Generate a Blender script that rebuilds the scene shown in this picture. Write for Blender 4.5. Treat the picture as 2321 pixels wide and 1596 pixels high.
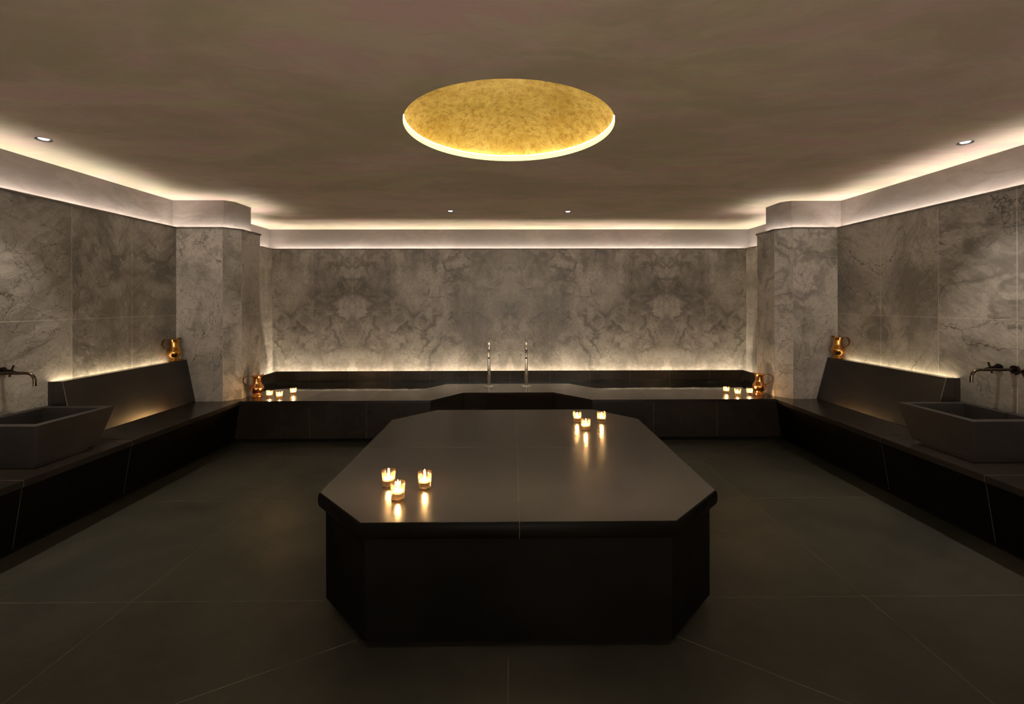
import bpy, bmesh, math, random
from mathutils import Vector, Matrix
random.seed(4)
S = bpy.context.scene
for o in list(bpy.data.objects): bpy.data.objects.remove(o, do_unlink=True)
COL = S.collection
PI = math.pi

# ------------------------------------------------------------------ camera
F_PX, VP = 1036.0, (1159.0, 685.0)
YAW, ROLL = math.atan(.0093), .0019
fw = Vector((math.sin(YAW), math.cos(YAW), 0)); rt = Vector((math.cos(YAW), -math.sin(YAW), 0)); up = Vector((0, 0, 1))
r2 = rt*math.cos(ROLL) - up*math.sin(ROLL); u2 = up*math.cos(ROLL) + rt*math.sin(ROLL)
cd = bpy.data.cameras.new('camera'); cam = bpy.data.objects.new('camera', cd); COL.objects.link(cam)
M = Matrix(((r2.x, u2.x, -fw.x, 0), (r2.y, u2.y, -fw.y, 0), (r2.z, u2.z, -fw.z, 1.53), (0, 0, 0, 1)))
cam.matrix_world = M
cd.sensor_width = 36; cd.sensor_fit = 'HORIZONTAL'; cd.lens = 36*F_PX/2321
cd.shift_x = (2321/2 - (VP[0] + F_PX*math.tan(YAW)))/2321
cd.shift_y = (VP[1] - 1596/2)/2321
cd.clip_start = .05
S.camera = cam

# ------------------------------------------------------------------ world, exposure, light levels
FILL = 8.4        # added world fill, entering by the added opening behind the camera
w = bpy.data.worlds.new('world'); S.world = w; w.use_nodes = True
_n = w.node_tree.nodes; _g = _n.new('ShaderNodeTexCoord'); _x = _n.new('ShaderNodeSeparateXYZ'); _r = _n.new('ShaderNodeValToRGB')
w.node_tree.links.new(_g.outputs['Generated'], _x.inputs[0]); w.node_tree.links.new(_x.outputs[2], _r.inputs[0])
# added fill is brighter from below the horizon to lift the ceiling
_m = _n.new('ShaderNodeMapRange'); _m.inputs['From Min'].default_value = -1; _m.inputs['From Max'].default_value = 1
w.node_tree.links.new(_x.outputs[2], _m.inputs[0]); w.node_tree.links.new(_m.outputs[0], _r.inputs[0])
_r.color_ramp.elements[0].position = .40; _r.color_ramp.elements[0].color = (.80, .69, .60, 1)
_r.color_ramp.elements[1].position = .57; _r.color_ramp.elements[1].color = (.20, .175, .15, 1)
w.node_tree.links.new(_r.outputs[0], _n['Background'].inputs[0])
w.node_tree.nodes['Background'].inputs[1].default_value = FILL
S.view_settings.view_transform = 'Standard'; S.view_settings.look = 'None'
S.view_settings.gamma = 1; S.view_settings.use_curve_mapping = False
S.view_settings.exposure = 0.0
COVE = 46.0       # emission of the cove strips
BACK_LED = 130.0   # strip behind the dark tiles of the pool
REST_LED = 42.0   # strip behind the backrests
RING = 1.8        # lit lip of the gold dome
SPOT = 95.0       # W of each recessed downlight
DOWN = 560.0      # thin downward strip inside the dome lip
FLAME = 1150.0
WARM = (1.0, .935, .85)

# ------------------------------------------------------------------ room dimensions
XL, XR, YB, YF = -3.63, 3.60, 6.98, -3.2      # marble faces
BL, BR, BB, BF = -3.73, 3.70, 7.10, -3.32     # plaster band faces
ZC, ZL = 2.66, 2.35                           # ceiling, ledge top
ZS = .46                                      # seat height

# ------------------------------------------------------------------ shader helpers
class NT:
    def __init__(s, name):
        s.m = bpy.data.materials.new(name); s.m.use_nodes = True
        s.t = s.m.node_tree; s.t.nodes.clear()
        s.out = s.t.nodes.new('ShaderNodeOutputMaterial')
    def n(s, k, **kw):
        x = s.t.nodes.new('ShaderNode'+k)
        for a, b in kw.items():
            if a.startswith('i_'): x.inputs[a[2:].replace('_', ' ')].default_value = b
            else: setattr(x, a, b)
        return x
    def l(s, a, b): s.t.links.new(a, b)
    def val(s, v, sock):
        if hasattr(v, 'links') or isinstance(v, bpy.types.NodeSocket): s.l(v, sock)
        else: sock.default_value = v
    def math(s, op, a, b=None, c=None, clamp=False):
        x = s.t.nodes.new('ShaderNodeMath'); x.operation = op; x.use_clamp = clamp
        s.val(a, x.inputs[0])
        if b is not None: s.val(b, x.inputs[1])
        if c is not None: s.val(c, x.inputs[2])
        return x.outputs[0]
    def vmath(s, op, a, b=None):
        x = s.t.nodes.new('ShaderNodeVectorMath'); x.operation = op
        s.val(a, x.inputs[0])
        if b is not None:
            if op == 'SCALE': s.val(b, x.inputs['Scale'])
            else: s.val(b, x.inputs[1])
        return x.outputs[0]
    def noise(s, vec, scale, detail=6, rough=.6, dist=0, color=False):
        x = s.t.nodes.new('ShaderNodeTexNoise'); x.noise_dimensions = '3D'
        s.val(vec, x.inputs['Vector']); x.inputs['Scale'].default_value = scale
        x.inputs['Detail'].default_value = detail; x.inputs['Roughness'].default_value = rough
        x.inputs['Distortion'].default_value = dist
        return x.outputs['Color' if color else 'Fac']
    def vor(s, vec, scale):
        x = s.t.nodes.new('ShaderNodeTexVoronoi'); x.feature = 'DISTANCE_TO_EDGE'
        s.val(vec, x.inputs['Vector']); x.inputs['Scale'].default_value = scale
        return x.outputs['Distance']
    def step(s, v, a, b, lo=0.0, hi=1.0):
        x = s.t.nodes.new('ShaderNodeMapRange'); x.interpolation_type = 'SMOOTHSTEP'
        s.val(v, x.inputs['Value']); x.inputs['From Min'].default_value = a; x.inputs['From Max'].default_value = b
        x.inputs['To Min'].default_value = lo; x.inputs['To Max'].default_value = hi
        return x.outputs['Result']
    def mix(s, fac, a, b, mode='MIX'):
        x = s.t.nodes.new('ShaderNodeMix'); x.data_type = 'RGBA'; x.blend_type = mode
        s.val(fac, x.inputs[0]); s.val(a if not isinstance(a, tuple) else (*a, 1)[:4], x.inputs[6])
        s.val(b if not isinstance(b, tuple) else (*b, 1)[:4], x.inputs[7])
        return x.outputs[2]
    def comb(s, a, b, c):
        x = s.t.nodes.new('ShaderNodeCombineXYZ')
        for q, v in enumerate((a, b, c)): s.val(v, x.inputs[q])
        return x.outputs[0]
    def pos(s):
        g = s.t.nodes.new('ShaderNodeTexCoord'); x = s.t.nodes.new('ShaderNodeSeparateXYZ')
        s.l(g.outputs['Object'], x.inputs[0])
        return g.outputs['Object'], x.outputs[0], x.outputs[1], x.outputs[2]
    def bsdf(s, color, rough=.5, metal=0.0, spec=.5, **kw):
        b = s.t.nodes.new('ShaderNodeBsdfPrincipled')
        s.val((*color, 1) if isinstance(color, tuple) else color, b.inputs['Base Color'])
        s.val(rough, b.inputs['Roughness']); s.val(metal, b.inputs['Metallic'])
        s.val(spec, b.inputs['Specular IOR Level'])
        for a, v in kw.items(): s.val(v, b.inputs[a.replace('_', ' ')])
        s.l(b.outputs[0], s.out.inputs[0]); return b
    def bump(s, h, strength, dist, b):
        x = s.t.nodes.new('ShaderNodeBump'); x.inputs['Strength'].default_value = strength
        x.inputs['Distance'].default_value = dist; s.val(h, x.inputs['Height']); s.l(x.outputs[0], b.inputs['Normal'])

def seams(T, u, v, u0, du, v0, dv, wd=.0022):
    def one(c, c0, d):
        f = T.math('PINGPONG', T.math('SUBTRACT', c, c0), d/2) if d < 50 else T.math('ABSOLUTE', T.math('SUBTRACT', c, c0))
        return T.step(f, wd*.5, wd*1.3, 1, 0)
    return T.math('MAXIMUM', one(u, u0, du), one(v, v0, dv))

def marble(name, mode, u0=0.0, du=.6, seed=0.0, pale=0.0, seam=.5, mirror=2.4, seam_v=1.395):
    T = NT(name); o, x, y, z = T.pos()
    if mode == 'x': u = x
    elif mode == 'y': u = y
    elif mode == 'c': u = T.math('SUBTRACT', y, x)
    else: u = T.math('ADD', x, y)
    if mode == 'x' and mirror:
        uu = T.math('PINGPONG', T.math('SUBTRACT', x, u0), mirror); d = 0.0
    else:
        k = T.math('FLOOR', T.math('DIVIDE', T.math('SUBTRACT', u, u0), du*2))
        uu = T.math('PINGPONG', T.math('SUBTRACT', u, u0), du) if pale < .5 else T.math('ADD', u, 0.0)
        uu = T.math('ADD', uu, T.math('MULTIPLY', k, 1.37)); d = 0.0
        uu = T.math('ADD', uu, T.math('MULTIPLY', u, .35))
    
    if mode in 'xy': P = T.comb(uu, d, z)
    else:
        ge = T.n('NewGeometry'); tan = T.vmath('CROSS_PRODUCT', ge.outputs['True Normal'], (0, 0, 1))
        dp = T.t.nodes.new('ShaderNodeVectorMath'); dp.operation = 'DOT_PRODUCT'; T.l(o, dp.inputs[0]); T.l(tan, dp.inputs[1])
        P = T.vmath('ADD', T.comb(dp.outputs['Value'], 0, z), T.vmath('SCALE', ge.outputs['True Normal'], 4.3))
    P = T.vmath('ADD', P, (seed, seed*1.7, 0))
    wv = T.vmath('SUBTRACT', T.noise(P, 1.5, 5, .6, 0, True), (.5, .5, .5))
    Q = T.vmath('ADD', P, T.vmath('SCALE', wv, .5))
    wf = T.vmath('SUBTRACT', T.noise(P, 9, 4, .65, 0, True), (.5, .5, .5))
    R = T.vmath('ADD', Q, T.vmath('SCALE', wf, .055))
    cl = T.noise(Q, 1.7, 9, .60, .15)
    lightc = (.42+.16*pale, .386+.15*pale, .354+.14*pale); midc = (.26+.22*pale, .239+.21*pale, .219+.19*pale); dark = (.062, .056, .049)
    c = T.mix(T.step(cl, .38, .60), midc, lightc)
    # big soft grey clouds with one crisp side
    n1 = T.noise(T.vmath('ADD', Q, (5, 2, 1)), 1.25, 10, .66, .25)
    c = T.mix(T.math('MULTIPLY', T.step(n1, .45, .70), .80-.30*pale), c, (.115, .106, .093))
    n2 = T.noise(T.vmath('ADD', R, (1, 8, 4)), 2.4, 10, .54, .25)
    rid = T.math('ABSOLUTE', T.math('SUBTRACT', n2, .5))
    dk = T.math('MULTIPLY', T.step(rid, 0, .075, 1, 0), T.step(T.noise(T.vmath('ADD', P, (2, 2, 9)), 1.3, 4, .55), .44, .60))
    c = T.mix(T.math('MULTIPLY', dk, .62-.10*pale), c, dark)
    # feathery strokes that lean with the bedding
    tilt = T.vmath('ADD', R, T.vmath('MULTIPLY', T.comb(z, 0, 0), (.9 if mode == 'y' else .35, 0, 0)))
    st = T.noise(T.vmath('MULTIPLY', tilt, (7, 1, 1.6)), 3.0, 8, .72, .5)
    sk = .45 if mode == 'x' else .68-.4*pale
    c = T.mix(T.math('MULTIPLY', T.step(st, .38, .68), T.step(n1, .36, .58, .25*sk, .9*sk)), c, (.14+.10*pale, .129+.10*pale, .113+.09*pale))
    sp = T.noise(R, 30, 7, .75)
    c = T.mix(T.step(sp, .45, .80, 0, .55), c, (.13, .117, .098))
    # crack networks, long thin ones and dense crackle
    wj = T.vmath('SCALE', wf, .06)
    Qs = T.vmath('ADD', P, T.vmath('SCALE', wv, .22))
    v1 = T.vor(T.vmath('ADD', T.vmath('MULTIPLY', Qs, (1.25, 1, .8)), wj), 2.3); m1 = T.step(T.noise(P, 2.3, 4, .6), .41, .52)
    c = T.mix(T.math('MULTIPLY', T.step(v1, 0, .006, .9, 0), m1), c, (.045, .038, .030))
    v2 = T.vor(T.vmath('ADD', R, T.vmath('SCALE', wf, .04)), 7.5); m2 = T.step(T.noise(T.vmath('ADD', P, (3, 9, 2)), 1.9, 5, .65), .42, .55)
    c = T.mix(T.math('MULTIPLY', T.step(v2, 0, .017, .75, 0), m2), c, (.070, .060, .047))
    v3 = T.vor(T.vmath('ADD', R, T.vmath('SCALE', wf, .08)), 22); m3 = T.step(T.noise(T.vmath('ADD', P, (8, 4, 6)), 1.6, 5, .7), .54, .64)
    if mode == 'x':
        zone = T.math('MULTIPLY', T.step(T.math('ABSOLUTE', T.math('SUBTRACT', uu, .62)), .05, .42, 1, 0), T.step(T.noise(P, 3.1, 4, .6), .38, .55))
        m3 = T.math('MAXIMUM', m3, zone); c = T.mix(T.math('MULTIPLY', zone, .28), c, (.13, .118, .10))
    c = T.mix(T.math('MULTIPLY', T.step(v3, 0, .06, .6, 0), m3), c, (.085, .074, .058))
    v4 = T.vor(T.vmath('ADD', T.vmath('MULTIPLY', Q, (.8, 1, 1.3)), (7, 7, 1)), 3.6)
    c = T.mix(T.math('MULTIPLY', T.step(v4, 0, .0045, .40 if mode == 'x' else .55, 0), T.step(T.noise(P, 1.9, 3, .5), .40, .6)), c, (.56, .52, .46))
    sc = T.vor(T.vmath('MULTIPLY', T.vmath('ADD', Qs, T.vmath('MULTIPLY', T.comb(z, 0, 0), (.7, 0, 0))), (3.2, 1, .9)), 2.6)
    c = T.mix(T.math('MULTIPLY', T.step(sc, 0, .008, .7, 0), T.step(T.noise(T.vmath('ADD', P, (4, 4, 4)), 2.6, 4, .6), .48, .60)), c, (.07, .06, .048))
    sc = T.vor(T.vmath('MULTIPLY', T.vmath('ADD', Qs, T.vmath('MULTIPLY', T.comb(z, 0, 0), (-1.1, 0, 0))), (2.6, 1, 1.1)), 3.4)
    c = T.mix(T.math('MULTIPLY', T.step(sc, 0, .007, .65, 0), T.step(T.noise(T.vmath('ADD', P, (6, 1, 2)), 2.9, 4, .6), .50, .62)), c, (.075, .065, .052))
    sm = seams(T, u, z, u0, du, seam_v, 99)
    c = T.mix(T.math('MULTIPLY', sm, seam), c, (.55, .50, .42))
    b = T.bsdf(c, T.step(cl, .3, .7, .34, .48), spec=.35)
    T.bump(st, .06, .004, b)
    return T.m

def plaster(name, a, b_, c_, rough=.7, streak=(1.1, 5.0, 5.0)):
    T = NT(name); o, x, y, z = T.pos()
    P = o
    wv = T.vmath('SCALE', T.vmath('SUBTRACT', T.noise(P, .7, 4, .55, 0, True), (.5, .5, .5)), .9)
    Q = T.vmath('MULTIPLY', T.vmath('ADD', P, wv), streak)
    big = T.noise(T.vmath('MULTIPLY', T.vmath('ADD', P, wv), (.7, 1.3, 1.3)), 1.1, 9, .62, .3)
    n1 = T.noise(P, .8, 5, .6, .4); n2 = T.noise(Q, 1.1, 8, .66, .6); n3 = T.noise(T.vmath('MULTIPLY', Q, (1, 2.2, 1)), 3.6, 7, .7, .4)
    c = T.mix(T.step(n1, .38, .62), a, b_)
    c = T.mix(T.step(n2, .44, .60, 0, .9), c, c_)
    c = T.mix(T.step(n3, .35, .75, .0, .16), c, tuple(v*.50 for v in a))
    c = T.mix(T.step(big, .40, .60, 0, .75), c, tuple(v*.72 for v in b_))
    bb = T.bsdf(c, rough, spec=.25); T.bump(n3, .15, .004, bb)
    return T.m

def stone(name, base, rough=.3, var=.35, spec=.5, scale=2.0, tint=None, speck=0.0, seam=None, bumps=.02):
    T = NT(name); o, x, y, z = T.pos()
    n1 = T.noise(o, scale, 6, .6, .3); n2 = T.noise(o, scale*14, 5, .7) if 'top' not in name else T.noise(o, scale*5, 9, .5)
    lo = tuple(v*(1-var) for v in base); hi = tuple(v*(1+var) for v in (tint or base))
    c = T.mix(T.step(n1, .35, .65), lo, hi)
    c = T.mix(T.step(n2, .5, .85, 0, .35), c, tuple(v*1.9 for v in base))
    if speck: c = T.mix(T.step(T.noise(o, 260, 2, .5), .62, .75, 0, speck), c, (.12, .09, .07))
    if seam:
        u = x if seam[0] == 'x' else y
        sm = seams(T, u, z, seam[1], seam[2], 99, 999, .002)
        c = T.mix(T.math('MULTIPLY', sm, .8), c, (.16, .14, .12))
    r = T.step(T.noise(o, scale*3, 6, .65, .5), .3, .7, rough*.88, rough*1.12)
    b = T.bsdf(c, r, spec=spec)
    T.bump(n2, .25, bumps*.1, b)
    return T.m

def emit(name, col, k):
    T = NT(name); e = T.n('Emission'); e.inputs[0].default_value = (*col, 1); e.inputs[1].default_value = k
    T.l(e.outputs[0], T.out.inputs[0]); return T.m

def metal(name, col, rough, col2=None, sc=20, spec=.5):
    T = NT(name); o, x, y, z = T.pos(); n = T.noise(o, sc, 5, .6)
    c = T.mix(T.step(n, .35, .7), col, col2 or tuple(v*.75 for v in col))
    b = T.bsdf(c, T.step(n, .3, .7, rough*.85, rough*1.2), 1.0, spec); T.bump(T.noise(o, 60, 3, .5), .05, .001, b)
    return T.m

M_ = {}
M_['marble_back'] = marble('marble_back', 'x', -.02, .6, 3.1, 0, .22)
M_['marble_left'] = marble('marble_left', 'y', 3.81, .597, 11.3, 0, .75)
M_['marble_right'] = marble('marble_right', 'y', 3.82, .60, 27.4, 0, .75)
M_['marble_column_left'] = marble('marble_column_left', 'd', 0, 99, 41.0, .8, .25)
M_['marble_column_right'] = marble('marble_column_right', 'c', 0, 99, 47.0, .8, .25)
M_['ledge'] = stone('ledge_stone', (.16, .14, .115), .45, .35, .3, 3)
M_['ceiling'] = plaster('ceiling_plaster', (.60, .485, .375), (.55, .49, .325), (.60, .415, .365))
M_['band'] = plaster('band_plaster', (.225, .190, .167), (.245, .21, .185), (.205, .165, .145), .75, (3, 3, 9))
M_['stone'] = stone('dark_basalt', (.019, .0145, .0108), .22, .35, .6, 1.3)
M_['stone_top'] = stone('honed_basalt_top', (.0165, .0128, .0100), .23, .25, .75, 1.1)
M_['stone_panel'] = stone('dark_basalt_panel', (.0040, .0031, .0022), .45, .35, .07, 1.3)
M_['pool_tile'] = stone('pool_tile', (.055, .046, .038), .24, .35, .55, 1.3, seam=('x', -.02, .6))
M_['floor'] = stone('slate_floor', (.032, .0335, .0235), .50, .28, .35, .8, (.036, .033, .024), bumps=.06)
M_['grout'] = stone('pale_grout', (.085, .075, .055), .6, .4, .3, 5)
M_['pale_joint'] = stone('pale_joint', (.42, .38, .33), .5, .1)
M_['floor_grout'] = stone('floor_grout', (.12, .112, .075), .6, .4, .3, 5)
M_['basin'] = stone('speckled_basin', (.020, .0172, .0158), .50, .15, .4, 3, speck=.35)
M_['black'] = stone('toe_kick_black', (.004, .0035, .003), .7, .2, .2)
M_['copper'] = metal('copper', (.86, .40, .15), .20, (.70, .28, .08), 9)
M_['brass_copper'] = metal('aged_copper', (.80, .42, .12), .23, (.55, .25, .06), 9)
M_['copper_dark'] = metal('copper_dark', (.30, .14, .07), .30)
M_['chrome'] = metal('chrome', (.86, .84, .80), .20, (.84, .81, .77))
M_['bronze'] = metal('dark_bronze', (.13, .095, .065), .26)
M_['bronze_black'] = metal('black_bronze', (.035, .028, .022), .4)
M_['cove'] = emit('cove_strip', WARM, COVE)
M_['back_led'] = emit('pool_strip', (1.0, .82, .58), BACK_LED)
M_['rest_led'] = emit('backrest_strip', (1.0, .80, .50), REST_LED)
M_['ring'] = emit('dome_ring', (1.0, .88, .36), RING)
M_['dome_led'] = emit('dome_strip', (1.0, .82, .50), 17)
M_['dome_down'] = emit('dome_down_strip', (1.0, .88, .62), DOWN)
M_['lens'] = emit('downlight_lens', (.86, .90, 1.0), 14)
M_['flame'] = emit('candle_flame', (1.0, .74, .45), FLAME)
M_['wax'] = None

def mk_gold():
    T = NT('gold_leaf'); o, x, y, z = T.pos()
    n1 = T.noise(o, 3.6, 9, .72, .5); n2 = T.noise(o, 24, 6, .75, .6); n3 = T.noise(T.vmath('MULTIPLY', o, (4, 1, 1)), 14, 5, .7)
    c = T.mix(T.step(n1, .35, .65), (.50, .34, .060), (.66, .50, .15))
    c = T.mix(T.step(n2, .42, .68, 0, .75), c, (.30, .18, .020))
    c = T.mix(T.step(n3, .55, .75, 0, .5), c, (.92, .72, .28))
    b = T.bsdf(c, T.step(n2, .3, .7, .42, .62), .55, .5); T.bump(n2, .6, .006, b); return T.m
M_['gold'] = mk_gold()
def mk_glass():
    T = NT('amber_cut_glass'); o, x, y, z = T.pos()
    an = T.math('ARCTAN2', y, x); k1 = T.math('PINGPONG', T.math('ADD', T.math('MULTIPLY', an, 3.82), T.math('MULTIPLY', z, 150)), 1)
    k2 = T.math('PINGPONG', T.math('SUBTRACT', T.math('MULTIPLY', an, 3.82), T.math('MULTIPLY', z, 150)), 1)
    dia = T.math('MULTIPLY', T.step(T.math('MINIMUM', k1, k2), .05, .35, 1, 0), 1.0)
    flu = T.step(T.math('PINGPONG', T.math('MULTIPLY', an, 5.1), 1), .1, .5, 1, 0)
    up_ = T.step(z, .033, .037)
    gfac = T.math('ADD', .03, T.math('MULTIPLY', .15, T.math('ADD', T.math('MULTIPLY', dia, T.math('SUBTRACT', 1, up_)), T.math('MULTIPLY', T.math('MULTIPLY', flu, up_), .28))))
    tr = T.n('BsdfTransparent'); tr.inputs[0].default_value = (1.0, .86, .66, 1)
    gl = T.n('BsdfGlossy'); gl.inputs[0].default_value = (1, .93, .82, 1); gl.inputs[1].default_value = .08
    df = T.n('BsdfTranslucent'); df.inputs[0].default_value = (1.0, .76, .48, 1)
    fr = T.n('LayerWeight'); fr.inputs[0].default_value = .35
    a = T.n('MixShader'); T.l(fr.outputs['Facing'], a.inputs[0]); T.l(tr.outputs[0], a.inputs[1]); T.l(gl.outputs[0], a.inputs[2])
    b = T.n('MixShader'); T.l(gfac, b.inputs[0]); T.l(a.outputs[0], b.inputs[1]); T.l(df.outputs[0], b.inputs[2])
    T.l(b.outputs[0], T.out.inputs[0]); return T.m
M_['glass'] = mk_glass()
def mk_wax():
    T = NT('candle_wax'); b = T.bsdf((.90, .76, .55), .5, 0, .4)
    b.inputs['Subsurface Weight'].default_value = .3; b.inputs['Subsurface Scale'].default_value = .02; return T.m
M_['wax'] = mk_wax()
M_['wick'] = stone('wick', (.02, .015, .01), .8)
def mk_water():
    T = NT('pool_water'); o, x, y, z = T.pos()
    b = T.bsdf((.55, .62, .58), .02, 0, .5, IOR=1.33); b.inputs['Transmission Weight'].default_value = 1.0
    T.bump(T.noise(o, 5, 3, .5), .08, .02, b); return T.m
M_['water'] = mk_water()

# ------------------------------------------------------------------ mesh helpers
def new_bm(): return bmesh.new()
def hexa(bm, v, mi=0):
    """8 corners: bottom ring then top ring"""
    p = [bm.verts.new(c) for c in v]
    for f in ((3, 2, 1, 0), (4, 5, 6, 7), (0, 1, 5, 4), (1, 2, 6, 5), (2, 3, 7, 6), (3, 0, 4, 7)):
        bm.faces.new([p[i] for i in f]).material_index = mi
def box(bm, x0, x1, y0, y1, z0, z1, mi=0):
    hexa(bm, [(x0, y0, z0), (x1, y0, z0), (x1, y1, z0), (x0, y1, z0), (x0, y0, z1), (x1, y0, z1), (x1, y1, z1), (x0, y1, z1)], mi)
def loft(bm, rings, cap=True, mi=0, closed=True):
    R = [[bm.verts.new(c) for c in r] for r in rings]; n = len(R[0])
    for a, b in zip(R, R[1:]):
        for i in range(n if closed else n-1):
            j = (i+1) % n; bm.faces.new((a[i], a[j], b[j], b[i])).material_index = mi
    if cap: bm.faces.new(list(reversed(R[0]))).material_index = mi; bm.faces.new(R[-1]).material_index = mi
    return R
def prism(bm, pts, z0, z1, mi=0): loft(bm, [[(x, y, z0) for x, y in pts], [(x, y, z1) for x, y in pts]], True, mi)
def lathe(bm, prof, n=48, c=(0, 0, 0), fn=None, cap=False, mi=0):
    rings = []
    for k, (r, z) in enumerate(prof):
        ring = []
        for i in range(n):
            a = 2*PI*i/n; rr, zz = (r, z) if fn is None else fn(r, z, a, k, i)
            ring.append((c[0]+rr*math.cos(a), c[1]+rr*math.sin(a), c[2]+zz))
        rings.append(ring)
    loft(bm, rings, cap, mi)
def tube(bm, pts, rad, n=16, cap=True, flat=1.0, mi=0):
    pts = [Vector(p) for p in pts]; rings = []; prev = None
    for i, p in enumerate(pts):
        t = (pts[min(i+1, len(pts)-1)] - pts[max(i-1, 0)]).normalized()
        if prev is None:
            a = Vector((0, 0, 1)) if abs(t.z) < .9 else Vector((0, 1, 0)); nrm = a.cross(t).normalized()
        else: nrm = (prev - t*prev.dot(t)).normalized()
        prev = nrm; bn = t.cross(nrm); r = rad[i] if isinstance(rad, (list, tuple)) else rad
        rings.append([tuple(p + nrm*r*math.cos(2*PI*k/n) + bn*r*flat*math.sin(2*PI*k/n)) for k in range(n)])
    loft(bm, rings, cap, mi)
def cyl(bm, p0, p1, r, n=24, mi=0): tube(bm, [p0, p1], r, n, True, 1.0, mi)

def obj(name, bm, mats, parent=None, smooth=False, bevel=0.0, loc=None, autosmooth=40):
    bm.normal_update(); bmesh.ops.recalc_face_normals(bm, faces=bm.faces)
    me = bpy.data.meshes.new(name); bm.to_mesh(me); bm.free()
    for m in (mats if isinstance(mats, (list, tuple)) else [mats]): me.materials.append(M_[m] if isinstance(m, str) else m)
    o = bpy.data.objects.new(name, me); COL.objects.link(o)
    if smooth:
        for p in me.polygons: p.use_smooth = True
        if autosmooth:
            ang = math.radians(autosmooth)
            b2 = bmesh.new(); b2.from_mesh(me)
            for e in b2.edges:
                if len(e.link_faces) == 2 and e.calc_face_angle(0) > ang: e.smooth = False
            b2.to_mesh(me); b2.free()
    if bevel:
        md = o.modifiers.new('bevel', 'BEVEL'); md.width = bevel; md.segments = 2; md.limit_method = 'ANGLE'; md.angle_limit = .5
    if parent: o.parent = parent
    if loc is not None: o.location = loc
    return o
def tag(o, label, cat, group=None):
    o['label'] = label; o['category'] = cat
    if group: o['group'] = group
    return o
def thing(name, label, cat, loc=(0, 0, 0), rz=0, group=None):
    o = bpy.data.objects.new(name, None); COL.objects.link(o); o.location = loc; o.rotation_euler = (0, 0, rz)
    o.empty_display_size = .1
    return tag(o, label, cat, group)
def struct(o): o['kind'] = 'structure'; return o
def dup(root, loc, rz, label, group=None):
    r = root.copy(); COL.objects.link(r); r.location = loc; r.rotation_euler = (0, 0, rz); r['label'] = label
    if group: r['group'] = group
    for ch in list(root.children):
        c = ch.copy(); COL.objects.link(c); c.parent = r; c.matrix_parent_inverse = ch.matrix_parent_inverse.copy()
        for g in list(ch.children):
            d = g.copy(); COL.objects.link(d); d.parent = c
    return r
def seam_seg(bm, p, q, z, wd=.0025, h=.0004, mi=1):
    p = Vector((p[0], p[1])); q = Vector((q[0], q[1])); d = (q-p).normalized(); n = Vector((-d.y, d.x))*wd/2
    a, b, c, e = p-n, q-n, q+n, p+n
    hexa(bm, [(a.x, a.y, z-.002), (b.x, b.y, z-.002), (c.x, c.y, z-.002), (e.x, e.y, z-.002),
              (a.x, a.y, z+h), (b.x, b.y, z+h), (c.x, c.y, z+h), (e.x, e.y, z+h)], mi)

# ------------------------------------------------------------------ floor
bm = new_bm(); box(bm, BL-.1, BR+.1, BF-.1, BB+.1, -.1, 0)
G = [((-2.99, 2.355), (-.97, 2.355)), ((1.06, 2.355), (2.95, 2.355)), ((-2.99, 3.55), (-.95, 3.55)), ((1.0, 3.55), (2.95, 3.55)),
     ((-1.945, -2), (-1.945, 4.42)), ((1.83, -2), (1.83, 4.43)), ((-.016, -2), (-.016, 1.98)),
     ((-.70, 2.08), (-2.945, .83)), ((.70, 2.12), (2.93, .62)), ((-2.99, 4.975), (-.75, 3.75)), ((2.93, 5.06), (.95, 3.90)),
     ((-2.99, 1.16), (2.95, 1.16))]
for a, b in G: seam_seg(bm, a, b, 0, .003)
struct(obj('floor', bm, ['floor', 'floor_grout']))

# ------------------------------------------------------------------ ceiling with dome hole and downlight holes
DC = (-.012, 2.985); DR = .675
SPOTS = [(-3.23, 3.19), (3.24, 3.23), (-.755, 5.69), (.71, 5.72), (-.75, .30), (.71, .30)]  # last pair is out of view, added as extra fill
bm = new_bm()
def loop2d(bm, pts, z):
    v = [bm.verts.new((x, y, z)) for x, y in pts]
    return [bm.edges.new((v[i], v[(i+1) % len(v)])) for i in range(len(v))]
E_ = loop2d(bm, [(BL-.1, BF-.1), (BR+.1, BF-.1), (BR+.1, BB+.1), (BL-.1, BB+.1)], ZC)
E_ += loop2d(bm, [(DC[0]+DR*math.cos(2*PI*i/96), DC[1]+DR*math.sin(2*PI*i/96)) for i in range(96)], ZC)
for sx, sy in SPOTS: E_ += loop2d(bm, [(sx+.044*math.cos(2*PI*i/24), sy+.044*math.sin(2*PI*i/24)) for i in range(24)], ZC)
bmesh.ops.triangle_fill(bm, edges=E_, use_beauty=True)
for f in bm.faces:
    if f.normal.z > 0: f.normal_flip()
me = bpy.data.meshes.new('ceiling'); bm.to_mesh(me); bm.free(); me.materials.append(M_['ceiling'])
ceil = bpy.data.objects.new('ceiling', me); COL.objects.link(ceil); struct(ceil)
bm = new_bm(); box(bm, BL-.1, BR+.1, BF-.1, BB+.1, ZC+.75, ZC+.80); obj('slab', bm, 'ceiling', ceil)

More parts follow.
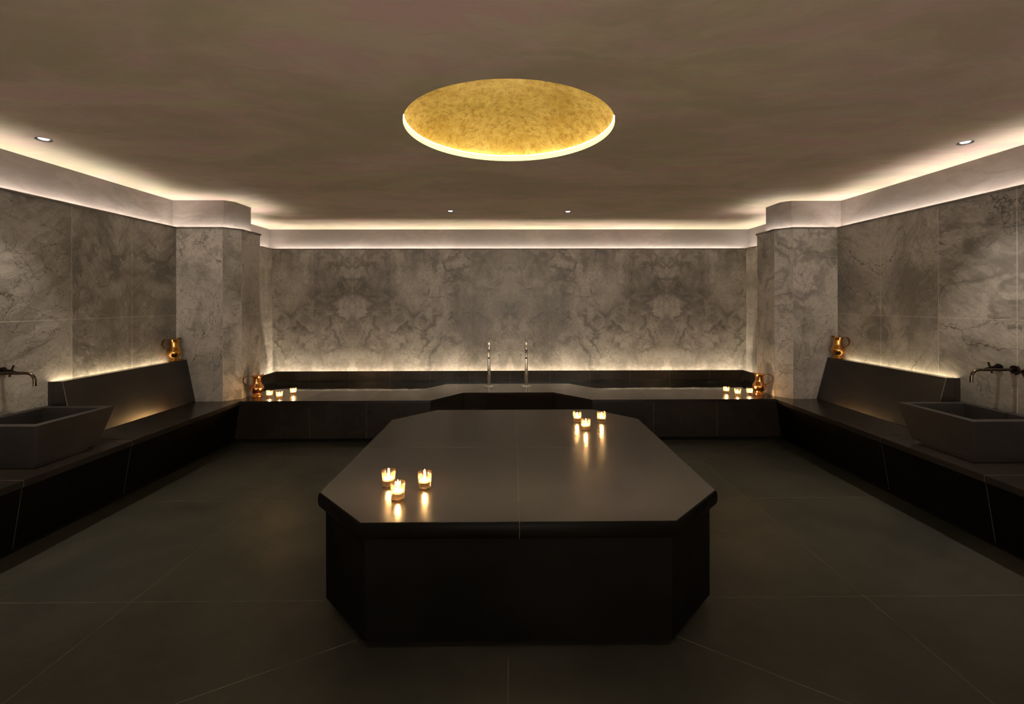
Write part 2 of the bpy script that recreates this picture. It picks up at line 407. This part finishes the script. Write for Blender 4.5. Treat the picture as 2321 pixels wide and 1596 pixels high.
# ------------------------------------------------------------------ walls: marble slab, stone ledge, trough with strip, plaster band
NT_ = [0]
def wall(name, mat, faces):
    w_ = struct(obj(name, faces['slab'], mat))
    NT_[0] += 1; struct(obj('trim_%d' % NT_[0], faces['ledge'], 'ledge', bevel=.003))
    obj('plaster_band', faces['band'], 'band', w_)
    obj('light_strip', faces['led'], 'cove', w_)
    return w_
LT = .014
LZ0, LZ1 = 2.316, 2.322
def side_wall(name, mat, s, x, xb):
    a = new_bm(); box(a, min(x, x+s*.03), max(x, x+s*.03), YF, YB, 0, ZL-LT)
    l = new_bm(); box(l, min(x-s*.016, x+s*.03), max(x-s*.016, x+s*.03), YF, YB, ZL-LT, ZL)
    b = new_bm(); box(b, min(xb, xb+s*.1), max(xb, xb+s*.1), BF, BB, 0, ZC)
    box(b, min(x+s*.03, xb), max(x+s*.03, xb), BF, BB, 2.262, 2.272)
    e = new_bm(); box(e, min(xb-s*.014, xb-s*.044), max(xb-s*.014, xb-s*.044), BF+.1, BB-.1, LZ0, LZ1)
    return wall(name, mat, dict(slab=a, ledge=l, band=b, led=e))
side_wall('wall_left', 'marble_left', -1, XL, BL)
side_wall('wall_right', 'marble_right', 1, XR, BR)
def end_wall(name, mat, s, y, yb, openx=None, openz=2.2):
    a = new_bm(); b = new_bm()
    if openx:
        box(a, XL, openx[0], min(y, y+s*.03), max(y, y+s*.03), 0, ZL-LT); box(a, openx[1], XR, min(y, y+s*.03), max(y, y+s*.03), 0, ZL-LT)
        box(a, openx[0], openx[1], min(y, y+s*.03), max(y, y+s*.03), openz, ZL-LT)
        box(b, BL, openx[0], min(yb, yb+s*.1), max(yb, yb+s*.1), 0, ZC); box(b, openx[1], BR, min(yb, yb+s*.1), max(yb, yb+s*.1), 0, ZC)
        box(b, openx[0], openx[1], min(yb, yb+s*.1), max(yb, yb+s*.1), openz, ZC)
    else:
        box(a, XL, XR, min(y, y+s*.03), max(y, y+s*.03), 0, ZL-LT)
        box(b, BL, BR, min(yb, yb+s*.1), max(yb, yb+s*.1), 0, ZC)
    l = new_bm(); box(l, XL+.016, XR-.016, min(y-s*.016, y+s*.03), max(y-s*.016, y+s*.03), ZL-LT, ZL)
    box(b, XL-.03, XR+.03, min(y+s*.03, yb), max(y+s*.03, yb), 2.262, 2.272)
    e = new_bm(); box(e, BL+.1, BR-.1, min(yb-s*.014, yb-s*.044), max(yb-s*.014, yb-s*.044), LZ0, LZ1)
    return wall(name, mat, dict(slab=a, ledge=l, band=b, led=e))
end_wall('wall_back', 'marble_back', 1, YB, BB)
end_wall('wall_front', 'marble_back', -1, YF, BF, (-2.85, 2.82))  # unseen wall, its wide opening added to let the world fill in

# ------------------------------------------------------------------ the two corner columns
def offset(pts, d):
    out = []; n = len(pts)
    for i in range(n):
        p0, p1, p2 = Vector(pts[i-1]), Vector(pts[i]), Vector(pts[(i+1) % n])
        a = (p1-p0).normalized(); b = (p2-p1).normalized(); na = Vector((a.y, -a.x)); nb = Vector((b.y, -b.x))
        k = (na+nb); k = k/k.dot(na) if k.length > 1e-6 else na
        q = p1 + k*d; out.append((q.x, q.y))
    return out
def column(label, mat, s, xw, xf, xs, yf, y1, y2, yr):
    """outline counter-clockwise seen from above, wall side first"""
    pts = [(xw, yf), (xf, yf), (xs, y1), (xs, y2), (xf, yr), (xw, yr)]
    if s > 0: pts = [(x, y) for x, y in reversed(pts)]
    r = thing('marble_column', label, 'column', (0, 0, 0), 0, 'columns between the side benches and the pool')
    wallx = xw
    def clampw(P): return [((wallx if abs(x-wallx) < .12 and i in W else x), y) for i, (x, y) in enumerate(P)]
    W = [i for i, p in enumerate(pts) if p[0] == xw]
    hollow = new_bm(); prism(hollow, pts, 0, 2.265)
    # rim above trough floor
    inner = clampw(offset(pts, -.025)); z0, z1 = 2.265, ZL-LT
    lo, li = [[(x, y, z0) for x, y in pts], [(x, y, z1) for x, y in pts]], [[(x, y, z1) for x, y in inner], [(x, y, z0) for x, y in inner]]
    loft(hollow, lo+li, False)
    obj('shaft', hollow, mat, r)
    jb = new_bm()
    for x, y in [p for i, p in enumerate(pts) if i not in W]: cyl(jb, (x, y, ZS if y > 0 else 0), (x, y, ZL-LT), .0022, 8)
    obj('corner_joint', jb, 'pale_joint', r)
    o1 = clampw(offset(pts, .018)); l = new_bm()
    loft(l, [[(x, y, ZL-LT) for x, y in inner], [(x, y, ZL-LT) for x, y in o1], [(x, y, ZL) for x, y in o1], [(x, y, ZL) for x, y in inner], [(x, y, ZL-LT) for x, y in inner]], False)
    obj('cap_ledge', l, 'ledge', r, bevel=.003)
    up_ = clampw(offset(pts, -.085)); up_ = [((BL if s < 0 else BR) if i in W else x, y) for i, (x, y) in enumerate(up_)]
    b = new_bm(); prism(b, up_, 2.265, ZC); obj('plaster_band', b, 'band', r)
    e = new_bm()
    o2, i2 = clampw(offset(pts, -.046)), clampw(offset(pts, -.072))
    loft(e, [[(x, y, LZ0) for x, y in o2], [(x, y, LZ1) for x, y in o2], [(x, y, LZ1) for x, y in i2], [(x, y, LZ0) for x, y in i2], [(x, y, LZ0) for x, y in o2]], False)
    obj('light_strip', e, 'cove', r)
column('pale marble column with a chamfered corner, on the left beside the bench backrest', 'marble_column_left', -1, XL, -3.13, -3.01, 4.985, 5.13, 5.50, 5.62)
column('pale marble column with a chamfered corner, on the right beside the bench backrest', 'marble_column_right', 1, XR, 3.105, 2.975, 5.01, 5.14, 5.50, 5.62)

# ------------------------------------------------------------------ gold dome over the table
r = thing('ceiling_dome', 'shallow round gold leaf dome recessed in the ceiling above the table', 'dome', (DC[0], DC[1], ZC))
bm = new_bm()
prof = [(DR+.065, .05)]
for k in range(17):
    t = k/16*PI/2; prof.append(((DR+.065)*math.cos(t) + .001, .05 + .26*math.sin(t)))
lathe(bm, prof, 96); 
obj('gold_bowl', bm, 'gold', r, smooth=True, autosmooth=0)
bm = new_bm(); lathe(bm, [(DR, 0), (DR, .042), (DR+.010, .044), (DR+.010, 0)], 96)
obj('lit_lip', bm, 'ring', r, smooth=True)
bm = new_bm(); lathe(bm, [(DR-.0065, .0430), (DR+.012, .0430), (DR+.012, .0455), (DR-.0065, .0455), (DR-.0065, .0430)], 96); obj('strip_blocker', bm, 'gold', r)  # added ring, keeps the downward strip's light off the gold bowl
bm = new_bm(); lathe(bm, [(DR-.0005, .0415), (DR-.0045, .0415), (DR-.0045, .0425), (DR-.0005, .0425)], 96); obj('light_strip', bm, 'dome_down', r)
bm = new_bm(); lathe(bm, [(DR+.045, .050), (DR+.058, .050), (DR+.058, .055), (DR+.045, .055), (DR+.045, .050)], 96); obj('light_strip', bm, 'dome_led', r)
bm = new_bm(); lathe(bm, [(DR+.010, .0), (DR+.010, .045), (DR+.08, .048), (DR+.08, .003)], 96)
obj('cornice', bm, 'band', r)

# ------------------------------------------------------------------ recessed downlights
def downlight():
    r = thing('downlight', '', 'ceiling light', (0, 0, 0), 0, 'recessed downlights in the ceiling')
    bm = new_bm(); lathe(bm, [(.0445, -.001), (.047, -.002), (.047, -.0005), (.0445, .002), (.0435, .05), (.002, .052)], 32)
    obj('housing', bm, 'bronze_black', r, smooth=True)
    bm = new_bm(); lathe(bm, [(.030, .016), (.029, .006), (.022, .0015), (.012, .0), (.0005, -.0005)], 32)
    obj('lens', bm, 'lens', r, smooth=True, autosmooth=0)
    return r
labs = ['recessed ceiling downlight above the left stone basin', 'recessed ceiling downlight above the right stone basin',
        'left of the two small recessed downlights at the back of the ceiling', 'right of the two small recessed downlights at the back of the ceiling',
        'added fill downlight out of view before the table, left', 'added fill downlight out of view before the table, right']
d0 = downlight(); d0.location = (*SPOTS[0], ZC); d0['label'] = labs[0]
for (sx, sy), lb in zip(SPOTS[1:], labs[1:]): dup(d0, (sx, sy, ZC), 0, lb)
for i, (sx, sy) in enumerate(SPOTS):
    ld = bpy.data.lights.new('downlight_beam', 'SPOT'); ld.energy = SPOT*(1.0, 1.0, .8, .8, .35, .35)[i]; ld.color = (1.0, .87, .70)
    ld.spot_size = math.radians((72, 72, 92, 92, 125, 125)[i]); ld.spot_blend = 1.0; ld.shadow_soft_size = .02
    lo_ = bpy.data.objects.new('downlight_beam', ld); COL.objects.link(lo_); lo_.location = (sx, sy, ZC-.03)

# ------------------------------------------------------------------ octagonal table
def octagon(x0, x1, y0, y1, c): return [(x0+c, y0), (x1-c, y0), (x1, y0+c), (x1, y1-c), (x1-c, y1), (x0+c, y1), (x0, y1-c), (x0, y0+c)]
t = thing('stone_table', 'large octagonal black stone table in the middle of the room', 'table', (.033, 3.006, 0))
def rel(P): return [(x-.033, y-3.006) for x, y in P]
top = rel([(-.655, 1.973), (.716, 1.973), (1.030, 2.294), (1.030, 3.710), (.717, 4.040), (-.655, 4.040), (-.967, 3.710), (-.962, 2.294)])
bm = new_bm(); rings = []
_e = [(-.03, .508)] + [(-.004 + .0105*math.cos(math.radians(a)), .544 + .0355*math.sin(math.radians(a))) for a in range(-88, 89, 11)] + [(-.005, .58)]
for d, z in _e:
    rings.append([(x, y, z) for x, y in offset(top, d)])
loft(bm, rings)
bm.normal_update()
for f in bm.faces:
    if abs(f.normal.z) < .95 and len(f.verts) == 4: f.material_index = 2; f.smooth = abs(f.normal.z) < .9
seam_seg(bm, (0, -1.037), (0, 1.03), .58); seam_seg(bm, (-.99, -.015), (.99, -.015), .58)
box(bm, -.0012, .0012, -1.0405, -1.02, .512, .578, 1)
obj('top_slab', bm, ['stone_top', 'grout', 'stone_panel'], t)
bm = new_bm(); base = offset(top, -.028)
prism(bm, base, .046, .508); obj('base', bm, 'stone_panel', t, bevel=.0015)
bm = new_bm(); prism(bm, offset(top, -.11), 0, .046); obj('toe_kick', bm, 'black', t)

# ------------------------------------------------------------------ benches
def front_panel(bm, A, B, nrm, top_in, bot_in, z0, z1, th=.05):
    """sloping panel under edge A-B; nrm points to the room"""
    A, B, n = Vector(A), Vector(B), Vector(nrm)
    def P(p, d, z): q = p + n*d; return (q.x, q.y, z)
    hexa(bm, [P(A, -bot_in, z0), P(B, -bot_in, z0), P(B, -bot_in-th, z0), P(A, -bot_in-th, z0),
              P(A, -top_in, z1), P(B, -top_in, z1), P(B, -top_in-th, z1), P(A, -top_in-th, z1)])
def side_bench(label, s, xw, xe, yb, seams_y):
    r = thing('stone_bench', label, 'bench', (0, 0, 0), 0, 'side benches')
    bm = new_bm(); box(bm, min(xw, xe), max(xw, xe), YF, yb, ZS-.042, ZS)
    for y in seams_y: seam_seg(bm, (xw, y), (xe-s*.001, y), ZS, .003); box(bm, xe-s*.004, xe+s*-.0006 if s < 0 else xe-.0006, y-.0013, y+.0013, ZS-.042, ZS-.001, 1) if False else box(bm, min(xe, xe-s*.0008), max(xe, xe-s*.0008), y-.0015, y+.0015, ZS-.042, ZS-.001, 1)
    obj('seat_slab', bm, ['stone_top', 'grout'], r, bevel=.002)
    bm = new_bm(); xi = xe + s*.006; xo = xe + s*.07
    front_panel(bm, (xe, YF), (xe, yb+.04), (-s, 0), .008, .068, .046, ZS-.042)
    for y in seams_y:
        for k in range(1):
            a = (xe+s*.0075, xe+s*.0675)
            hexa(bm, [(a[1], y-.0015, .046), (a[1]+s*.004, y-.0015, .046), (a[1]+s*.004, y+.0015, .046), (a[1], y+.0015, .046),
                      (a[0], y-.0015, ZS-.042), (a[0]+s*.004, y-.0015, ZS-.042), (a[0]+s*.004, y+.0015, ZS-.042), (a[0], y+.0015, ZS-.042)], 1)
    obj('front_panel', bm, ['stone_panel', 'grout'], r)
    bm = new_bm(); box(bm, min(xe+s*.11, xw), max(xe+s*.11, xw), YF, yb, 0, .046); box(bm, min(xe+s*.075, xe+s*.16), max(xe+s*.075, xe+s*.16), yb, yb+.08, 0, .046); obj('toe_kick', bm, 'black', r)
side_bench('long black stone bench along the left marble wall', -1, XL, -2.945, 4.984, [2.786-.79*k for k in (-1, 0, 1, 2, 3)])
side_bench('long black stone bench along the right marble wall', 1, XR, 2.905, 4.998, [2.782-.79*k for k in (-1, 0, 1, 2, 3)])
r = thing('stone_bench', 'black stone bench at the back that steps around the chrome faucets, before the pool', 'bench', (0, 0, 0))
fr = [(-2.945, 4.987), (-.882, 4.99), (-.57, 5.412), (.495, 5.42), (.882, 5.0), (2.905, 5.0)]
bk = [(2.975, 5.57), (1.13, 5.572), (.745, 5.994), (-.846, 5.994), (-1.146, 5.556), (-3.01, 5.56)]
bm = new_bm()
prism(bm, [(-3.125, 4.987)] + fr + [(3.10, 5.0), (2.975, 5.142)] + bk + [(-3.01, 5.132)], ZS-.03, ZS)
for x in (-1.58, -2.29, 1.56, 2.26): seam_seg(bm, (x, 5.0), (x, 5.56), ZS, .004)
for a, b in ((fr[1], bk[4]), (fr[2], bk[3]), (fr[3], bk[2]), (fr[4], bk[1]), ((-.04, 5.41), (-.04, 5.99))): seam_seg(bm, a, b, ZS, .003)
obj('seat_slab', bm, ['stone_top', 'grout'], r, bevel=.0015)
bm = new_bm()
def pan(A, B, ext=.0):
    A, B = Vector(A), Vector(B); d = (B-A).normalized(); n = Vector((d.y, -d.x))
    front_panel(bm, A, B, n, .004, .012, .046, ZS-.03, .03)
pan((-3.03, 4.987), fr[1]); pan(fr[4], (2.99, 5.0))
for i in range(1, 4): pan(fr[i], fr[i+1])
for x, y in ((-1.58, 4.99), (-2.20, 4.99), (1.56, 5.0), (2.26, 5.0)): box(bm, x-.0012, x+.0012, y+.003, y+.02, .05, ZS-.031, 1)
obj('front_panel', bm, ['stone', 'grout'], r)
bm = new_bm()
prism(bm, [(-3.02, 5.05), (-.92, 5.05), (-.60, 5.47), (.52, 5.48), (.92, 5.06), (2.985, 5.06), (2.95, 5.5), (1.08, 5.50), (.7, 5.92), (-.8, 5.92), (-1.10, 5.49), (-2.945, 5.49)], 0, .046)
obj('toe_kick', bm, 'black', r)
bm = new_bm()
for i in range(5):
    A, B = Vector(bk[i]), Vector(bk[i+1]); d = (B-A).normalized(); n = Vector((-d.y, d.x))
    hexa(bm, [(*(A), .0), (*(B), .0), (*(B+n*.03), .0), (*(A+n*.03), .0), (*(A), ZS-.03), (*(B), ZS-.03), (*(B+n*.03), ZS-.03), (*(A+n*.03), ZS-.03)])
obj('rear_panel', bm, 'pool_tile', r)

# ------------------------------------------------------------------ soaking pool
r = thing('soaking_pool', 'long water filled pool lined with black tiles under the back marble wall', 'pool', (0, 0, 0))
bm = new_bm(); g = .10; tt = .02; ZT = .50
box(bm, XL+g, XR-g, YB-g-tt, YB-g, 0, ZT)
obj('back_tiles', bm, 'pool_tile', r, bevel=.001)
for x0, x1 in ((XL+g, XL+g+tt), (XR-g-tt, XR-g)):
    bm = new_bm(); box(bm, x0, x1, 5.64, YB-g-tt, 0, ZT); obj('side_tiles', bm, 'pool_tile', r, bevel=.001)
bm = new_bm(); box(bm, XL+.08, XR-.08, YB-.075, YB-.055, .355, .363); obj('light_strip', bm, 'back_led', r)
for x0, x1 in ((XL+.055, XL+.075), (XR-.075, XR-.055)):
    bm = new_bm(); box(bm, x0, x1, 5.7, YB-.08, .355, .363); obj('light_strip', bm, 'back_led', r)
bm = new_bm()
prism(bm, [(-3.58, 5.64), (-3.02, 5.605), (-1.16, 5.59), (-.86, 6.03), (.755, 6.03), (1.145, 5.606), (3.0, 5.605), (3.55, 5.64), (3.55, YB-g-tt-.002), (-3.58, YB-g-tt-.002)], .20, .368)
obj('water', bm, 'water', r)

# ------------------------------------------------------------------ backrests
def backrest(label, s, xw, y0, y1, xt, xb):
    r = thing('bench_backrest', label, 'backrest', (0, 0, 0), 0, 'sloping backrests on the side benches')
    bm = new_bm(); xg = xw - s*.040; z1 = .915
    ZB = ZS+.0006
    hexa(bm, [(xb, y0, ZB), (xg, y0, ZB), (xg, y1, ZB), (xb, y1, ZB), (xt, y0, z1), (xg, y0, z1), (xg, y1, z1), (xt, y1, z1)])
    obj('sloping_slab', bm, 'stone', r, bevel=.002)
    bm = new_bm(); box(bm, min(xg, xw), max(xg, xw), y0, y0+.012, ZB, .914); obj('end_cap', bm, 'stone', r)
    bm = new_bm(); e = .0015
    hexa(bm, [(xb-s*e, y0-e, ZB), (xb+s*.003, y0-e, ZB), (xb+s*.003, y0+.002, ZB), (xb-s*e, y0+.002, ZB), (xt-s*e, y0-e, z1), (xt+s*.003, y0-e, z1), (xt+s*.003, y0+.002, z1), (xt-s*e, y0+.002, z1)])
    obj('edge_joint', bm, 'grout', r)
    bm = new_bm(); box(bm, min(xw-s*.022, xw-s*.037), max(xw-s*.022, xw-s*.037), y0+.02, y1-.14, .872, .878); obj('light_strip', bm, 'rest_led', r)
backrest('sloping black stone backrest with a glowing top edge, on the left bench', -1, XL, 3.612, 4.984, -3.515, -3.425)
backrest('sloping black stone backrest with a glowing top edge, on the right bench', 1, XR, 3.632, 5.008, 3.485, 3.362)

# ------------------------------------------------------------------ stone basins
def basin(label, s, xf, xw, y0, y1):
    r = thing('stone_basin', label, 'sink', (0, 0, 0), 0, 'stone basins on the side benches')
    zt, zb = .73, ZS+.02; yb = y1-.145; wl = .062
    bm = new_bm()
    def ring(a, b, c, d, z): return [(a, c, z), (b, c, z), (b, d, z), (a, d, z)]
    xi, xo = xf, xw
    loft(bm, [ring(xi, xo, y0, yb, zb), ring(xi, xo, y0, y1, zt), ring(xi+s*wl, xo-s*wl, y0+wl, y1-wl, zt), ring(xi+s*(wl+.01), xo-s*(wl+.01), y0+wl+.01, y1-wl-.035, zb+.03)])
    obj('bowl', bm, 'basin', r, bevel=.0015)
    bm = new_bm(); box(bm, min(xf+s*.01, xw), max(xf+s*.01, xw), y0+.001, yb-.075, ZS+.0006, ZS+.02); obj('plinth', bm, 'basin', r)
basin('dark trapezoid stone basin on the left bench under a bronze wall faucet', -1, -3.085, XL, 2.992, 3.585)
basin('dark trapezoid stone basin on the right bench under a bronze wall faucet', 1, 3.065, XR, 3.008, 3.612)

# ------------------------------------------------------------------ bronze wall faucets
def wall_faucet(label, s, xw, ys, zs, ln, hy, third):
    r = thing('wall_faucet', label, 'faucet', (xw, ys, zs), 0, 'bronze wall faucets over the basins')
    d = -s; R_ = .055; rad = .0105
    pts = [(0, 0, 0), (d*(ln-R_)*.5, 0, 0)] + [(d*(ln-R_+R_*math.sin(a)), 0, -R_*(1-math.cos(a))) for a in [k/12*PI/2 for k in range(13)]] + [(d*ln, 0, -.085)]
    bm = new_bm(); tube(bm, pts, rad, 20); sp = obj('spout', bm, 'bronze', r, smooth=True)
    bm = new_bm(); cyl(bm, (d*ln, 0, -.083), (d*ln, 0, -.089), .0112, 20); obj('aerator', bm, 'bronze', sp, smooth=True)
    bm = new_bm(); cyl(bm, (0, 0, 0), (d*.010, 0, 0), .030, 32); cyl(bm, (d*.010, 0, 0), (d*.028, 0, 0), .015, 24)
    obj('escutcheon', bm, 'bronze_black', r, smooth=True, bevel=.001)
    for k, dy in enumerate(hy):
        bm = new_bm(); cyl(bm, (0, dy, 0), (d*.010, dy, 0), .029, 32); cyl(bm, (d*.010, dy, 0), (d*.055, dy, 0), .012, 24); cyl(bm, (d*.055, dy, 0), (d*.075, dy, 0), .009, 24)
        h = obj('handle', bm, 'bronze_black', r, smooth=True, bevel=.001)
        bm = new_bm(); a = math.radians(20 if k == 0 else 35)
        for q in range(2):
            v = Vector((0, math.sin(a+q*PI/2), math.cos(a+q*PI/2)))*.042; c = Vector((d*.068, dy, 0))
            cyl(bm, c-v, c+v, .0065, 14)
        obj('cross_bar', bm, 'bronze_black', h, smooth=True)
wall_faucet('bronze wall faucet over the left basin, at the left picture edge', -1, XL, 3.19, 1.045, .335, (.10, -.10), True)
wall_faucet('bronze wall faucet over the right basin, at the right picture edge', 1, XR, 3.235, 1.040, .315, (.105, -.10), True)

# ------------------------------------------------------------------ chrome deck faucets
def deck_faucet():
    r = thing('deck_faucet', '', 'faucet', (0, 0, 0), 0, 'chrome faucets on the back bench')
    bm = new_bm(); lathe(bm, [(.0005, 0), (.059, 0), (.060, .003), (.056, .008), (.03, .013), (.020, .016), (.0005, .016)], 40)
    obj('base_flange', bm, 'chrome', r, smooth=True)
    bm = new_bm(); lathe(bm, [(.0005, .014), (.017, .014), (.0225, .10), (.0225, .16), (.0195, .28), (.0165, .355), (.0005, .357)], 32)
    st = obj('stem', bm, 'chrome', r, smooth=True)
    bm = new_bm(); lathe(bm, [(.0005, .355), (.0155, .355), (.0145, .366), (.0155, .375), (.0005, .375)], 32)
    obj('collar', bm, 'bronze_black', r, smooth=True)
    bm = new_bm(); R_ = .085
    pts = [(0, 0, .372), (0, .004, .42), (0, .002, .462)] + [(0, R_*(1-math.cos(a)), .475 + .078*math.sin(a)) for a in [k/14*PI for k in range(15)]] + [(0, 2*R_, .44)]
    rad = [.0155, .0175, .019] + [.0195 + .0015*math.sin(k/14*PI) for k in range(15)] + [.0175]
    tube(bm, pts, rad, 24); obj('spout', bm, 'chrome', r, smooth=True)
    return r
df = deck_faucet(); df.location = (-.284, 5.79, ZS); df['label'] = 'left of the two tall chrome faucets on the back bench'
dup(df, (.188, 5.786, ZS), 0, 'right of the two tall chrome faucets on the back bench')

# ------------------------------------------------------------------ copper jugs
def jug(mat):
    r = thing('copper_jug', '', 'jug', (0, 0, 0), 0, 'copper jugs')
    prof = [(.0005, .004), (.058, .0), (.0615, .003), (.0600, .008), (.050, .020), (.0425, .034), (.0415, .040), (.045, .045), (.058, .056), (.068, .072), (.0725, .090),
            (.0700, .108), (.0620, .124), (.0530, .136), (.0480, .145), (.0455, .155), (.0450, .175), (.0450, .195), (.0460, .212), (.0495, .224), (.0565, .233), (.0550, .2345), (.0500, .226), (.0440, .212), (.0430, .17), (.050, .13), (.066, .09), (.04, .045), (.0005, .044)]
    def spout(rr, z, a, k, i):
        if z > .196 and 10 < k:
            f = max(0, math.cos(a))**6 * (z-.196)/.038; rr += .016*f; z += .014*f
            g_ = 1-.10*max(0, abs(math.sin(a))-.3)*(z-.196)/.038; rr *= g_
        return rr, z
    bm = new_bm(); lathe(bm, prof, 64, fn=spout); obj('body', bm, mat, r, smooth=True, autosmooth=55)
    bm = new_bm(); P = [(-.046, .222), (-.066, .237), (-.092, .243), (-.114, .238), (-.131, .222), (-.139, .200), (-.136, .178), (-.124, .160), (-.106, .145), (-.086, .130), (-.064, .112)]
    rings = []
    for i, (x, z) in enumerate(P):
        x0, z0 = P[max(0, i-1)]; x1, z1 = P[min(len(P)-1, i+1)]; d = Vector((x1-x0, z1-z0)).normalized(); n = Vector((-d.y, d.x))*.0028; hw = .0095
        rings.append([(x+n.x, -hw, z+n.y), (x+n.x*1.4, 0, z+n.y*1.4), (x+n.x, hw, z+n.y), (x-n.x, hw, z-n.y), (x-n.x*.6, 0, z-n.y*.6), (x-n.x, -hw, z-n.y)])
    loft(bm, rings); obj('handle', bm, 'copper_dark', r, smooth=True, autosmooth=50)
    return r
j = jug('copper'); j.location = (-2.905, 5.245, ZS); j.rotation_euler = (0, 0, math.radians(43)); j['label'] = 'copper jug on the back bench beside the left column'
dup(j, (2.862, 5.255, ZS), PI-math.radians(43), 'copper jug on the back bench beside the right column')
j = jug('brass_copper'); j.location = (XL+.0655, 4.868, .915); j.rotation_euler = (0, 0, math.radians(76)); j['label'] = 'golden copper jug standing on top of the left backrest'
j.scale = (.93, .93, .97)
j2 = dup(j, (XR-.066, 4.915, .915), PI-math.radians(76), 'golden copper jug standing on top of the right backrest'); j2.scale = (.93, .93, .97)

# ------------------------------------------------------------------ cut glass tumblers with candles
def tumbler():
    r = thing('candle_glass', '', 'candle holder', (0, 0, 0), 0, 'cut glass candle holders')
    N = 48; zs = [0, .003] + [.003+.0052*k for k in range(1, 7)] + [.040, .054, .067, .0735, .075]
    def fn(rr, z, a, k, i):
        if k < 8:      # diamond facets
            rr -= .0018*(abs(((i/4 + k/1.0) % 2)-1) * abs(((i/4 - k/1.0) % 2)-1))*2
        elif k < 11: rr -= .0012*(1-math.cos(a*16))*.5   # flutes
        elif k == 12 or k == 11: z += .0016*math.cos(a*8)
        return rr, z
    prof = [(.0318 + .0040*(z/.075), z) for z in zs]
    inner = [(.0332, .0748), (.0322, .060), (.0305, .034), (.0280, .0255), (.0005, .0240)]
    bm = new_bm(); lathe(bm, [(.0005, .0005)] + prof, N, fn=lambda rr, z, a, k, i: fn(rr, z, a, k-1, i) if k > 0 else (rr, z))
    o = obj('glass_wall', bm, 'glass', r, smooth=True, autosmooth=12)
    bm = new_bm(); lathe(bm, inner, N); obj('inner_wall', bm, 'glass', r, smooth=True)
    return r
def candle():
    r = thing('candle', '', 'candle', (0, 0, 0), 0, 'lit candles inside the cut glass holders')
    bm = new_bm(); lathe(bm, [(.0005, 0), (.0225, 0), (.0235, .0015), (.0235, .0095), (.021, .011), (.012, .010), (.0005, .0098)], 32); obj('wax', bm, 'wax', r, smooth=True)
    bm = new_bm(); cyl(bm, (0, 0, .0095), (.001, 0, .017), .0010, 8); obj('wick', bm, 'wick', r)
    bm = new_bm(); lathe(bm, [(.0003, .014), (.0028, .017), (.0042, .022), (.0038, .029), (.0020, .037), (.0003, .045)], 16); obj('flame', bm, 'flame', r, smooth=True, autosmooth=0)
    return r
spots_ = [
 (-.641, 2.387, .58, 'rear left of the three on the front left of the table'),
 (-.554, 2.229, .58, 'nearest of the three on the front left of the table'),
 (-.448, 2.361, .58, 'rightmost of the three on the front left of the table'),
 (.522, 3.637, .58, 'leftmost of the three at the far right of the table'),
 (.555, 3.409, .58, 'nearest of the three at the far right of the table'),
 (.714, 3.620, .58, 'rightmost of the three at the far right of the table'),
 (-2.736, 5.195, ZS, 'on the back bench right beside the left copper jug'),
 (-2.594, 5.133, ZS, 'middle of three at the left end of the back bench'),
 (-2.544, 5.352, ZS, 'rightmost of three at the left end of the back bench'),
 (2.518, 5.334, ZS, 'leftmost of three at the right end of the back bench'),
 (2.575, 5.182, ZS, 'middle of three at the right end of the back bench'),
 (2.736, 5.228, ZS, 'on the back bench right beside the right copper jug')]
g0 = c0 = None
for i, (x, y, z, lb) in enumerate(spots_):
    gl, cl_ = 'glass candle holder, '+lb, 'burning candle, '+lb
    if g0 is None:
        g0 = tumbler(); g0.location = (x, y, z); g0['label'] = gl; c0 = candle(); c0.location = (x, y, z+.0242); c0['label'] = cl_
    else:
        dup(g0, (x, y, z), random.random()*6, gl); dup(c0, (x, y, z+.0242), random.random()*6, cl_)
